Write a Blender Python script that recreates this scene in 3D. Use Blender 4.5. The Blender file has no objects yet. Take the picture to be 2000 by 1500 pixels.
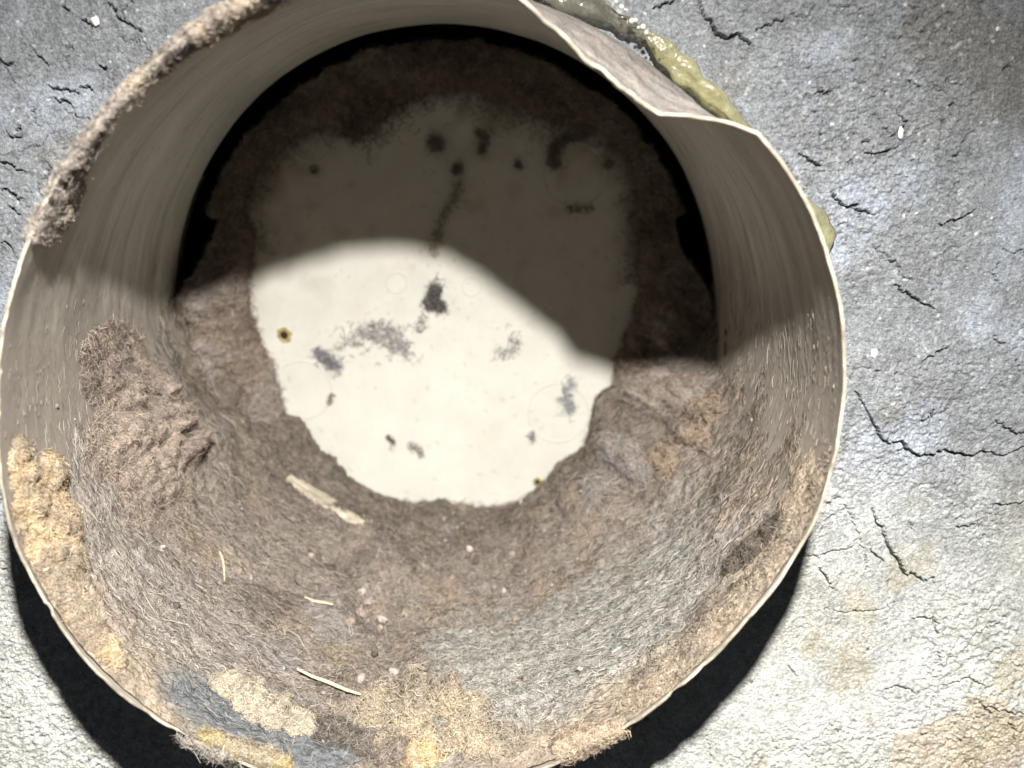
import bpy, math
import numpy as np

# ------------------------------------------------------------------ camera, light, exposure
S = 0.05                     # metres per pipe radius: all shapes below are laid out in pipe radii
SC = bpy.context.scene
CAM = np.array([0.19041, -2.40169, 0.48892])
cd = bpy.data.cameras.new('camera'); co = bpy.data.objects.new('camera', cd)
SC.collection.objects.link(co); SC.camera = co
co.location = CAM * S
co.rotation_euler = (math.radians(90 - 11.7213), 0, math.radians(-0.8307))
cd.sensor_width = 36; cd.lens = 36; cd.clip_start = 0.005; cd.clip_end = 50
cd.dof.use_dof = True; cd.dof.focus_distance = 2.92 * S; cd.dof.aperture_fstop = 19

W = bpy.data.worlds.new('World'); SC.world = W; W.use_nodes = True
W.node_tree.nodes['Background'].inputs[0].default_value = (0.75, 0.85, 1, 1)
W.node_tree.nodes['Background'].inputs[1].default_value = 0.035

ld = bpy.data.lights.new('flashlight', 'SPOT'); lo = bpy.data.objects.new('flashlight', ld)
SC.collection.objects.link(lo)
LPOS = np.array([0.42, -2.8, 2.30]); LAIM = np.array([-0.2, 0.4, -3.4])
lo.location = LPOS * S
from mathutils import Vector
lo.rotation_euler = Vector(LAIM - LPOS).to_track_quat('-Z', 'Y').to_euler()
ld.energy = 6.6; ld.color = (1.0, 0.975, 0.925)
ld.spot_size = math.radians(101.5); ld.spot_blend = 1.0; ld.shadow_soft_size = 0.085 * S

SC.view_settings.view_transform = 'Standard'; SC.view_settings.look = 'None'
SC.view_settings.exposure = 0; SC.view_settings.gamma = 1
SC.render.engine = 'CYCLES'
SC.cycles.max_bounces = 7; SC.cycles.diffuse_bounces = 5; SC.cycles.transmission_bounces = 6
SC.cycles.use_adaptive_sampling = True; SC.cycles.adaptive_threshold = 0.02
SC.cycles.sample_clamp_indirect = 6
SC.cycles.use_denoising = True

# ------------------------------------------------------------------ helpers
rng = np.random.default_rng(7)
PI = math.pi
CR = np.array([0.99989489, -0.01449848, 0.]); CU = np.array([0.00294539, 0.20313035, 0.97914727])
CW = np.array([0.01419614, 0.97904436, -0.2031517])

def sm(a, b, x):
    t = np.clip((np.asarray(x, float) - a) / (b - a), 0, 1)
    return t * t * (3 - 2 * t)

def at(px, y):
    """photo pixel (2000 x 1500) -> point on the upright plane at depth y"""
    px = np.atleast_2d(np.asarray(px, float))
    d = (px[:, :1] - 1000) / 2000 * CR - (px[:, 1:2] - 750) / 2000 * CU + CW
    return CAM + d * ((y - CAM[1]) / d[:, 1:2])

_perm = np.random.default_rng(3).permutation(256)
_perm = np.concatenate([_perm, _perm, _perm])
_g3 = np.random.default_rng(4).normal(size=(256, 3)); _g3 /= np.linalg.norm(_g3, axis=1)[:, None]
def n3(p):
    """gradient noise, about -1..1"""
    p = np.asarray(p, float); i = np.floor(p).astype(int); f = p - i; i &= 255
    u = f * f * f * (f * (f * 6 - 15) + 10)
    out = 0
    for a in (0, 1):
        wa = u[:, 0] if a else 1 - u[:, 0]
        A = _perm[i[:, 0] + a]
        for b in (0, 1):
            wb = wa * (u[:, 1] if b else 1 - u[:, 1])
            B = _perm[A + i[:, 1] + b]
            for c in (0, 1):
                g = _g3[_perm[B + i[:, 2] + c]]
                out = out + wb * (u[:, 2] if c else 1 - u[:, 2]) * (g[:, 0] * (f[:, 0] - a) + g[:, 1] * (f[:, 1] - b) + g[:, 2] * (f[:, 2] - c))
    return out * 1.5
def n2(p):
    p = np.asarray(p, np.float32)[:, :2]; i = np.floor(p).astype(np.int32); f = p - i; i &= 255
    u = f * f * f * (f * (f * 6 - 15) + 10); out = 0
    an = np.arange(256) * 2.399963; G = np.stack([np.cos(an), np.sin(an)], -1).astype(np.float32)
    for a in (0, 1):
        A = _perm[i[:, 0] + a]; wa = u[:, 0] if a else 1 - u[:, 0]
        for b in (0, 1):
            g = _perm[A + i[:, 1] + b]
            out = out + wa * (u[:, 1] if b else 1 - u[:, 1]) * (G[g, 0] * (f[:, 0] - a) + G[g, 1] * (f[:, 1] - b))
    return out * 1.5
def fbm2(p, o=4, lac=2.03, g=.5):
    s = 0; a = 1; p = np.asarray(p)[:, :2].astype(np.float32)
    for k in range(o):
        s = s + a * n2(p * np.float32(lac ** k) + np.float32(17.3 * k)); a *= g
    return s
def fbm(p, o=4, lac=2.03, g=.5):
    s = 0; a = 1
    for k in range(o):
        s = s + a * n3(p * lac ** k + 17.3 * k); a *= g
    return s

def mesh(name, V, F, mats, parent=None, col=None, smooth=True, mi=None):
    """V (n,3) in radii, F (m,4) or (m,3) int"""
    V = np.asarray(V, float) * S; F = np.asarray(F, np.int32); k = F.shape[1]
    me = bpy.data.meshes.new(name)
    me.vertices.add(len(V)); me.vertices.foreach_set('co', V.astype(np.float32).ravel())
    me.loops.add(F.size); me.loops.foreach_set('vertex_index', F.ravel())
    me.polygons.add(len(F)); me.polygons.foreach_set('loop_start', np.arange(0, F.size, k, dtype=np.int32))
    me.polygons.foreach_set('loop_total', np.full(len(F), k, np.int32))
    if smooth: me.polygons.foreach_set('use_smooth', np.ones(len(F), bool))
    for m in (mats if isinstance(mats, (list, tuple)) else [mats]): me.materials.append(m)
    if mi is not None: me.polygons.foreach_set('material_index', np.asarray(mi, np.int32))
    if col is not None:
        a = me.color_attributes.new('tint', 'FLOAT_COLOR', 'POINT')
        a.data.foreach_set('color', np.concatenate([np.clip(col, 0, 1), np.ones((len(V), 1))], 1).astype(np.float32).ravel())
    me.update(calc_edges=True); me.validate()
    ob = bpy.data.objects.new(name, me); SC.collection.objects.link(ob)
    if parent: ob.parent = parent
    return ob

def tag(o, label=None, cat=None, group=None, kind=None):
    if label: o['label'] = label
    if cat: o['category'] = cat
    if group: o['group'] = group
    if kind: o['kind'] = kind
    return o

def empty(name, loc=(0, 0, 0)):
    o = bpy.data.objects.new(name, None); SC.collection.objects.link(o)
    o.empty_display_size = .01
    return o

def grid_faces(nu, nv, wrap=False):
    i = np.arange(nu if wrap else nu - 1)[:, None]; j = np.arange(nv - 1)[None, :]
    i2 = (i + 1) % nu
    return np.stack([i * nv + j, i2 * nv + j, i2 * nv + j + 1, i * nv + j + 1], -1).reshape(-1, 4)

# ------------------------------------------------------------------ materials
def mat(name, rough=.9, base=(.5, .5, .5), tint=False, noise=(), bump=(), spec=.3, **kw):
    """noise: (scale, detail, dark, light) colour multipliers; bump: (scale, detail, strength, distance in radii)"""
    m = bpy.data.materials.new(name); m.use_nodes = True
    N = m.node_tree.nodes; L = m.node_tree.links; b = N['Principled BSDF']
    b.inputs['Roughness'].default_value = rough; b.inputs['Specular IOR Level'].default_value = spec
    tc = N.new('ShaderNodeTexCoord'); mp = N.new('ShaderNodeMapping')
    mp.inputs['Scale'].default_value = (1 / S,) * 3
    L.new(tc.outputs['Object'], mp.inputs[0])
    if tint:
        at_ = N.new('ShaderNodeAttribute'); at_.attribute_name = 'tint'; c = at_.outputs['Color']
    else:
        r = N.new('ShaderNodeRGB'); r.outputs[0].default_value = (*base, 1); c = r.outputs[0]
    for sc, det, lo_, hi_ in noise:
        n = N.new('ShaderNodeTexNoise'); n.inputs['Scale'].default_value = sc; n.inputs['Detail'].default_value = det
        L.new(mp.outputs[0], n.inputs['Vector'])
        rp = N.new('ShaderNodeMapRange'); rp.inputs[1].default_value = .3; rp.inputs[2].default_value = .7
        rp.inputs[3].default_value = lo_; rp.inputs[4].default_value = hi_
        L.new(n.outputs[0], rp.inputs[0])
        mx = N.new('ShaderNodeVectorMath'); mx.operation = 'SCALE'
        L.new(c, mx.inputs[0]); L.new(rp.outputs[0], mx.inputs['Scale']); c = mx.outputs[0]
    L.new(c, b.inputs['Base Color'])
    prev = None
    for sc, det, st, dist in bump:
        n = N.new('ShaderNodeTexNoise'); n.inputs['Scale'].default_value = sc; n.inputs['Detail'].default_value = det
        L.new(mp.outputs[0], n.inputs['Vector'])
        bp = N.new('ShaderNodeBump'); bp.inputs['Strength'].default_value = st; bp.inputs['Distance'].default_value = dist * S
        L.new(n.outputs[0], bp.inputs['Height'])
        if prev: L.new(prev, bp.inputs['Normal'])
        prev = bp.outputs[0]
    if prev: L.new(prev, b.inputs['Normal'])
    for k, v in kw.items(): b.inputs[k.replace('_', ' ')].default_value = v
    return m

M_wall = mat('cement_render', .95, tint=True, noise=[(14, 6, .84, 1.14), (55, 5, .76, 1.22), (150, 3, .68, 1.34)], bump=[(90, 5, .8, .008), (260, 2, .7, .004)], spec=.15)
M_pipe = mat('dusty_plastic', .62, tint=True, noise=[(5, 5, .9, 1.1), (60, 3, .92, 1.06)], bump=[(40, 3, .15, .004)], spec=.35)
M_dust = mat('dust_coated_plastic', .95, tint=True, noise=[(16, 6, .75, 1.2), (120, 3, .8, 1.2)], bump=[(30, 5, .7, .02), (140, 3, .7, .006)], spec=.08)
M_edge = mat('cut_plastic_edge', .6, base=(.58, .51, .40), noise=[(6, 5, .35, 1.3), (40, 4, .6, 1.25)], bump=[(70, 3, .5, .004)])
M_dark = mat('gap_shade', .95, base=(.05, .045, .04), noise=[(6, 4, .6, 1.3)])  # near-black colour stands in for the shade of the deep gap
M_flap = mat('white_plastic', .5, tint=True, noise=[(2.2, 6, .95, 1.03), (11, 6, .95, 1.03), (70, 3, .975, 1.015)], bump=[(30, 4, .12, .004)], spec=.3)
M_ring = mat('moulded_plastic', .55, base=(.57, .55, .49), noise=[(20, 3, .93, 1.03)])
M_sliv = mat('dirty_collar', .8, base=(.40, .36, .28), noise=[(18, 5, .6, 1.25)], bump=[(60, 3, .5, .006)])
M_rust = mat('rusty_stain', .9, base=(.42, .31, .13), noise=[(40, 4, .5, 1.3)], bump=[(60, 3, .8, .01)])
M_hole = mat('dark_recess', .95, base=(.03, .022, .012), noise=[(30, 3, .6, 1.4)])
M_lint = mat('matted_lint', .97, tint=True, noise=[(26, 5, .66, 1.3), (140, 3, .75, 1.25)], bump=[(45, 5, .8, .022), (170, 3, .9, .009)], spec=.08)
M_fib = mat('lint_fibre', .9, tint=True, spec=.15)
M_seed = mat('husk', .8, tint=True, noise=[(50, 3, .75, 1.2)], bump=[(80, 3, .6, .006)])
M_straw = mat('dry_straw', .65, base=(.74, .64, .42), noise=[(30, 4, .75, 1.12)], bump=[(90, 3, .5, .004)])
M_fleck = mat('white_fleck', .7, base=(.88, .88, .85), noise=[(60, 3, .85, 1.05)])
M_seal = mat('cured_sealant', .20, base=(.84, .80, .50), noise=[(9, 5, .7, 1.15), (60, 3, .85, 1.1)], bump=[(14, 4, .6, .03), (50, 4, .6, .010)], spec=.5,
             Transmission_Weight=.72, Subsurface_Weight=.3, Subsurface_Radius=(.004, .004, .002), Subsurface_Scale=.6, IOR=1.4)
M_clear = mat('clear_sealant', .12, base=(.62, .60, .50), noise=[(12, 4, .8, 1.1)], bump=[(18, 4, .6, .02)], spec=.6, Transmission_Weight=.85, IOR=1.4)
M_bub = mat('sealant_bubble', .08, base=(.85, .84, .7), noise=[(20, 2, .95, 1.03)], spec=.9, Transmission_Weight=.2, Coat_Weight=.8)

# ------------------------------------------------------------------ pipe shape
LP = 1.40                      # pipe length, rim to inner end
YW = 0.47                      # wall surface behind the rim
_rim = np.array([(-180, .992), (-174, 1.008), (-168, 1.030), (-160.7, 1.060), (-152, 1.083), (-146, 1.097), (-141, 1.107), (-132, 1.111), (-119.5, 1.113), (-105, 1.105),
 (-90, 1.092), (-75, 1.073), (-62, 1.052), (-55, 1.038), (-45.7, 1.026), (-36.8, 1.022), (-29.8, 1.027), (-23, 1.033), (-11.4, 1.030), (0, 1.024), (10.5, 1.013), (19, 1.003), (28, .994),
 (36, .970), (50, .955), (62, .948), (75, .944), (90, .940), (104, .936), (115, .930), (127, .924), (134, .919), (141, .923), (150, .937), (159.5, .946), (166, .962), (172, .977), (180, .992)])
_dent = np.array([(34, 0), (36.1, 0), (40.5, -.045), (44.3, -.085), (47.5, -.122), (51.6, -.142), (55.5, -.143), (59.3, -.124), (65.3, -.104), (70.3, -.075), (74.7, -.050), (80, -.022), (87, 0)])
def rim0(ph): return np.interp((np.asarray(ph) + 180) % 360 - 180, _rim[:, 0], _rim[:, 1])
def rim_s(ph): return (rim0(ph - 4) + 2 * rim0(ph) + rim0(ph + 4)) / 4
def dent(ph): return np.interp((np.asarray(ph) + 180) % 360 - 180, _dent[:, 0], _dent[:, 1], 0, 0)
def Rp(ph, y):
    w = sm(0, 1.15, y)
    r = rim_s(ph) * (1 - w) + 1.0 * w
    return r + dent(ph) * np.exp(-(np.maximum(y, 0) / .23) ** 2)
def wrapb(ph): return (np.asarray(ph) + 90 + 180) % 360 - 180      # angle from the bottom: right side positive
def pt(ph, r, y):
    a = np.radians(ph)
    return np.stack([r * np.cos(a), np.broadcast_to(y, np.shape(a)) * np.ones_like(r), r * np.sin(a)], -1)

# ------------------------------------------------------------------ the wall (setting)
def build_wall():
    def axis(a, b, n, ea, eb):
        core = np.linspace(a, b, n); st = core[1] - core[0]
        ext = np.cumsum(st * 1.16 ** np.arange(1, 45)); 
        return np.concatenate([(a - ext[ext < ea])[::-1], core, b + ext[ext < eb]])
    X = axis(-1.36, 1.86, 1010, 2.5, 2.5); Z = axis(-1.36, .98, 750, 2.5, 2.5)
    gx, gz = np.meshgrid(X, Z, indexing='ij'); nx, nz = gx.shape
    x = gx.ravel(); z = gz.ravel(); r = np.hypot(x, z)
    keep = r > Rp(np.degrees(np.arctan2(z, x)), np.full(len(x), YW)) + .010
    idx = -np.ones(len(x), int); idx[keep] = np.arange(keep.sum())
    F = grid_faces(nx, nz); F = F[keep[F].all(1)]; F = idx[F]
    x = x[keep]; z = z[keep]; P = np.stack([x, z, 0 * x], -1)
    # relief (towards the viewer): trowelled swells, flaking skins with a step edge, grit
    h = .014 * fbm2(P * 1.6 + 5, 3)
    warp = np.stack([fbm2(P * 5 + 31, 3), fbm2(P * 5 + 77, 3), 0 * x], -1) * .10
    Pw = P + warp
    rough = sm(-.20, .40, fbm2(P * 1.3 + 3, 3) + .35 * n2(P * 5))                 # where the skin has crumbled
    h += .0045 * sm(-.02, .02, fbm2(Pw * 2.1 + 9, 4)) * rough
    rid = 1 - np.abs(n2(Pw * np.array([26, 38, 1]) + 3)) * 2.2
    h += -.0050 * rough * sm(.72, 1, rid) * sm(.1, .5, n2(P * 7 + 6))
    h -= .011 * rough * sm(.30, .65, n2(P * 52 + 19)) * sm(-.1, .5, n2(P * 8 + 44))
    h += (.0005 + .0042 * rough) * fbm2(P * 52, 3) + (.0012 + .0020 * rough) * n2(P * 135) + .0050 * rough * np.abs(n2(P * 100 + 8))
    h -= .006 * sm(.66, .82, n2(P * 34 + 55))
    # cracks traced along their real runs
    C = [[(1365,0),(1372,25),(1385,45),(1400,70),(1425,75),(1440,65),(1455,80),(1470,95)], [(1275,15),(1300,8),(1320,0)], [(1470,60),(1500,50),(1530,40)],
     [(1625,375),(1640,395),(1655,405),(1675,400),(1680,425)], [(1655,405),(1690,415),(1715,420)], [(1750,555),(1765,570),(1785,580),(1800,590),(1825,600)],
     [(1668,762),(1685,790),(1705,830),(1720,855),(1740,868),(1760,862),(1772,878),(1790,892),(1830,888),(1850,880),(1870,888),(1900,895),(1925,882),(1960,892),(1980,885),(2010,872)],
     [(1948,822),(1970,840),(1985,846),(2010,848)], [(1706,995),(1710,1020),(1725,1035),(1735,1065),(1745,1085),(1760,1100),(1765,1120),(1778,1128),(1790,1125),(1805,1140),(1825,1132),(1828,1145)],
     [(1930,1375),(1950,1385),(1975,1390),(2010,1388)], [(1835,1335),(1870,1330),(1885,1320),(1905,1332),(1925,1338)], [(1905,1362),(1920,1380),(1935,1395)],
     [(1780,1208),(1800,1206),(1815,1210),(1822,1205),(1826,1222),(1832,1240)], [(1828,1270),(1835,1285),(1838,1300)], [(0,374),(14,369),(28,383),(49,390)], [(-5,316),(20,320),(28,330),(50,336)],
     [(212,6),(222,16),(232,36),(248,43),(266,56),(278,62)], [(64,100),(80,114),(94,130)], [(96,170),(112,174),(136,176),(150,182)], [(150,166),(168,170),(180,182)],
     [(92,188),(112,198),(120,194),(132,202),(144,222)], [(118,12),(130,18),(140,28)], [(156,36),(166,42),(180,52)], [(-5,118),(12,127),(26,118)], [(190,128),(200,133),(208,134)],
     [(12,258),(22,268),(40,268)], [(8,470),(20,478),(26,490)], [(1800,820),(1815,815),(1822,800)], [(1560,300),(1590,320),(1600,322)], [(1690,300),(1725,298),(1752,290)], [(1835,440),(1870,432),(1905,412)],
     [(1800,705),(1830,690),(1852,680)], [(1590,180),(1610,184),(1625,178)], [(1600,1105),(1612,1130),(1625,1150)], [(1700,1075),(1730,1100)], [(1935,985),(1965,988),(2000,982)], [(1870,1030),(1895,1030),(1912,1024)], [(1730,1348),(1752,1340),(1790,1352)],
     [(1750,215),(1770,240),(1758,262)], [(30,255),(38,245)], [(20,400),(40,420)]]
    T = [[(1648,985),(1665,1015),(1680,1050),(1690,1085),(1695,1115)], [(1540,1300),(1560,1330)], [(1380,1440),(1390,1480),(1385,1500)]]
    r2 = np.random.default_rng(12)
    for k in range(34):                                                         # short hairline flakes
        px = np.array([r2.uniform(1500, 2000), r2.uniform(0, 1500)]) if k < 22 else np.array([r2.uniform(0, 330), r2.uniform(0, 330)])
        n = r2.integers(3, 8); st = r2.normal(0, 8, (n, 2)) + r2.normal(0, 10, 2); T.append([tuple(px + st[:i].sum(0)) for i in range(n)])
    for lst, wd, dp in ((C, .0030, .045), (T, .0021, .014)):
        for ln in lst:
            q = at(ln, YW)[:, [0, 2]]
            t = np.linspace(0, len(q) - 1, (len(q) - 1) * 6 + 1)
            q = np.stack([np.interp(t, np.arange(len(q)), q[:, i]) for i in (0, 1)], -1) + r2.normal(0, .0026, (len(t), 2))
            lo2 = q.min(0) - .03; hi2 = q.max(0) + .03
            s = np.where((x > lo2[0]) & (x < hi2[0]) & (z > lo2[1]) & (z < hi2[1]))[0]
            if not len(s): continue
            best = np.full(len(s), 9.); par = np.zeros(len(s)); side = np.zeros(len(s))
            for k in range(len(q) - 1):
                a, d = q[k], q[k + 1] - q[k]; L2 = d @ d + 1e-12
                u = np.clip(((x[s] - a[0]) * d[0] + (z[s] - a[1]) * d[1]) / L2, 0, 1)
                ds = np.hypot(x[s] - a[0] - u * d[0], z[s] - a[1] - u * d[1]); m = ds < best
                best[m] = ds[m]; par[m] = (k + u[m]) / (len(q) - 1)
                side[m] = ((x[s] - a[0]) * d[1] - (z[s] - a[1]) * d[0])[m]
            wl = wd * (1.25 if len(ln) > 6 else .72)
            w = wl * np.sin(PI * np.clip(par, .04, .96)) ** .6 * (1 + .5 * n3(np.stack([par * 9, best * 0 + wd * 999 + lo2[0] * 7, 0 * par], -1)))
            h[s] += .004 * np.exp(-best / .02) * np.where(side < 0, 1, .2)         # lifted lip
            h[s] -= dp * (1 - sm(.3, 1.25, best / np.maximum(w, .0012)))
    near = sm(1.02, 1.10, np.hypot(x, z))                                        # mortar runs flush to the pipe
    h *= .35 + .65 * near
    # colour of the render coat: blue grey, warm grey, cream with lamp light painted in below, one tan patch
    c = np.tile(np.array([.315, .33, .35]), (len(x), 1))
    P = np.stack([x * .83 + z * .56, z * .83 - x * .56, 0 * x], -1)
    def blend(c, col, m): return c * (1 - m[:, None]) + np.array(col) * m[:, None]
    c = blend(c, (.46, .50, .57), .85 * sm(-.05, .5, fbm2(P * 2.3 + 61, 5)))
    c = blend(c, (.275, .268, .25), .8 * sm(.05, .55, fbm2(P * 2.0 + 13, 4)))
    c = blend(c, (.29, .29, .29), .5 * rough * sm(-.2, .5, fbm2(P * 6 + 2, 3)))
    c = blend(c, (.68, .68, .63), .85 * sm(-.15, -1.0, z + .25 * fbm2(P * 2, 3)))  # cream coat, lightened downward to paint in the beam's brightness
    tanm = sm(.18, .13, np.hypot((x - 1.66) / 1.5, (z + 1.27)) + .07 * fbm2(P * 7 + 5, 4))
    c = blend(c, (.62, .55, .45), tanm)
    c = blend(c, (.46, .40, .27), .5 * sm(.30, .6, fbm2(P * 3.1 + 90, 4)) * sm(-.2, -.9, z))
    c = blend(c, (.16, .155, .15), .6 * sm(.62, .8, n2(P * 48 + 14)))
    c = blend(c, (.80, .81, .82), .8 * sm(.62, .78, n2(P * 70 + 24)))
    c = blend(c, (.66, .67, .66), .55 * sm(.35, .7, n2(P * 55 + 4)) * sm(-.2, .3, n2(P * 6 + 1)))
    c = c * (.80 + .08 * sm(-.3, -1.1, z))[:, None]  # brighter beam on the lower wall, painted into the colour
    V = np.stack([x, YW - h, z], -1)
    w = mesh('wall', V, F, M_wall, col=c)
    tag(w, 'rough grey cement wall with cracks around the pipe', 'wall', kind='structure')
    def surf(px):
        q = at(px, YW)[0]; k = np.argmin((x - q[0]) ** 2 + (z - q[2]) ** 2); return V[k]
    return surf
wall_at = build_wall()

# ------------------------------------------------------------------ vent pipe
vent = empty('vent_pipe')
tag(vent, 'round off-white plastic vent pipe stuck through the cement wall, rim dented', 'pipe')
def build_pipe():
    nph = 560; ph = np.linspace(-180, 180, nph, endpoint=False)
    ys = np.concatenate([np.linspace(0, .5, 90), np.linspace(.5, LP, 110)[1:]])
    th = .008
    PH, Y = np.meshgrid(ph, ys, indexing='ij')
    a = np.radians(ph)
    q = np.stack([np.cos(a) * 9, np.sin(a) * 9, 0 * a], -1)
    jag = (.007 * n3(q) + .005 * n3(q * 4.1)) + .010 * sm(.25, .6, n3(q * 2.2 + 4)) * sm(20, 60, np.abs(ph))      # nicked edge
    jag += np.exp(-((ph - 55) / 16) ** 4) * (.035 * n3(q * 1.3 + 2) + .018 * n3(q * 3.7) + .008 * n3(q * 11))
    Yj = Y + jag[:, None] * np.exp(-Y / .05)
    Q = np.stack([np.cos(np.radians(PH)).ravel() * 2.5, np.sin(np.radians(PH)).ravel() * 2.5, Y.ravel() * 6], -1)
    wob = (.004 * fbm(Q, 3) + np.exp(-((PH.ravel() - 55) / 18) ** 4) * np.exp(-(Y.ravel() / .3) ** 2) * (.016 * fbm(Q * 2.2 + 9, 3))).reshape(PH.shape)
    ri = Rp(PH, Y) + wob; ro = ri + th
    inn = pt(PH, ri, Yj).reshape(-1, 3); out = pt(PH, ro, Yj).reshape(-1, 3)
    # dust film: circumferential wipe streaks, browner near the mouth
    st = fbm(np.stack([np.cos(np.radians(PH)).ravel() * 1.3, np.sin(np.radians(PH)).ravel() * 1.3, Y.ravel() * 26], -1), 4)
    st2 = fbm(np.stack([np.cos(np.radians(PH)).ravel() * 3, np.sin(np.radians(PH)).ravel() * 3, Y.ravel() * 9], -1), 4)
    c = np.tile(np.array([.62, .615, .57]), (len(inn), 1))
    m = (sm(.75, .05, Y.ravel() + .18 * st2) * .9)[:, None]; c = c * (1 - m) + np.array([.47, .425, .365]) * m
    m = (sm(.15, .75, st) * .40)[:, None]; c = c * (1 - m) + np.array([.60, .56, .48]) * m
    m = (sm(.2, .8, -st) * .32)[:, None]; c = c * (1 - m) + np.array([.27, .235, .19]) * m
    m = (sm(.30, .75, fbm(Q * 1.3 + 7, 4)) * sm(.5, .0, Y.ravel()) * .6)[:, None]; c = c * (1 - m) + np.array([.22, .17, .13]) * m
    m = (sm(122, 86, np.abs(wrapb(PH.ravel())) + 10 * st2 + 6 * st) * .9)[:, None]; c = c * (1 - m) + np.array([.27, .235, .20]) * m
    sc_ = n3(np.stack([np.cos(np.radians(PH)).ravel() * 2.2, np.sin(np.radians(PH)).ravel() * 2.2, Y.ravel() * 75], -1)); gate = sm(0, .4, n3(np.stack([np.cos(np.radians(PH)).ravel() * 3, np.sin(np.radians(PH)).ravel() * 3, Y.ravel() * 5 + 9], -1)))
    m = (sm(.45, .7, sc_) * gate * .55)[:, None]; c = c * (1 - m) + np.array([.66, .62, .54]) * m
    m = (sm(.45, .7, -sc_) * gate * .6)[:, None]; c = c * (1 - m) + np.array([.20, .17, .14]) * m
    m = (sm(.66, .8, n3(Q * 9 + 3)) * .7)[:, None]; c = c * (1 - m) + np.array([.18, .14, .11]) * m
    sel = sm(2.5, 0, np.abs(PH.ravel() - np.interp(Y.ravel(), [.5, 1.1], [28, 14]))) * sm(.5, .6, Y.ravel()) * sm(1.1, 1, Y.ravel())
    F = grid_faces(nph, len(ys), True)
    mesh('bore', inn, F[:, ::-1], M_pipe, vent, col=c)
    co_ = np.tile(np.array([.25, .225, .205]), (len(out), 1)); m = (sm(-.1, .6, st2) * .6)[:, None]
    co_ = co_ * (1 - m) + np.array([.22, .195, .175]) * m
    m = (sm(.0, .5, fbm(Q * 2.3 + 40, 4)) * .6)[:, None]; co_ = co_ * (1 - m) + np.array([.36, .33, .31]) * m
    G2 = out.reshape(nph, -1, 3); js = np.unique(np.r_[np.arange(0, len(ys), 3), len(ys) - 1])
    mesh('outer_shell', G2[:, js].reshape(-1, 3), grid_faces(nph, len(js), True), M_dust, vent, col=co_.reshape(nph, -1, 3)[:, js].reshape(-1, 3))
    for k, nm in ((0, 'rim_edge'), (-1, 'inner_end')):
        A = inn.reshape(nph, -1, 3)[:, k]; B = out.reshape(nph, -1, 3)[:, k]; Mid = (A + B) / 2
        Mid[:, 1] += -.002 if k == 0 else .0035
        V = np.stack([A, Mid, B], 1).reshape(-1, 3); Fr = grid_faces(nph, 3, True)
        mesh(nm, V, Fr if k == 0 else Fr[:, ::-1], M_edge if k == 0 else M_pipe, vent, col=np.tile([.5, .47, .4], (len(V), 1)))
    # dark tube added behind the pipe end so the gap stays black
    prof = [(1.017, LP + .02), (1.13, LP - .02), (1.15, 1.62), (1.12, 1.86), (.6, 1.90), (.001, 1.90)]
    n = 96; ang = np.linspace(-180, 180, n, endpoint=False)
    V = np.stack([pt(ang, np.full(n, r), np.full(n, y)) for r, y in prof], 1).reshape(-1, 3)
    mesh('added_sleeve', V, grid_faces(n, len(prof), True)[:, ::-1], M_dark, vent)
    # two slits in the right side of the bore
    for p0, p1, y0, y1 in ((-3.0, -4.4, 1.155, 1.15), (-5.6, -8.2, 1.14, 1.115)):
        k = np.linspace(0, 1, 8); V = []
        for kk in k:
            f = p0 + (p1 - p0) * kk; w = .006 * math.sin(PI * (.08 + .84 * kk)); yy = y0 + (y1 - y0) * kk
            r = float(Rp(f, yy)) - .006
            for dy, dr in ((-w, .003), (0, -.001), (w, .003)): V.append(pt(np.array([f]), np.array([r + dr]), np.array([yy + dy]))[0])
        mesh('slit', V, grid_faces(8, 3), M_hole, vent)
build_pipe()

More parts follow.
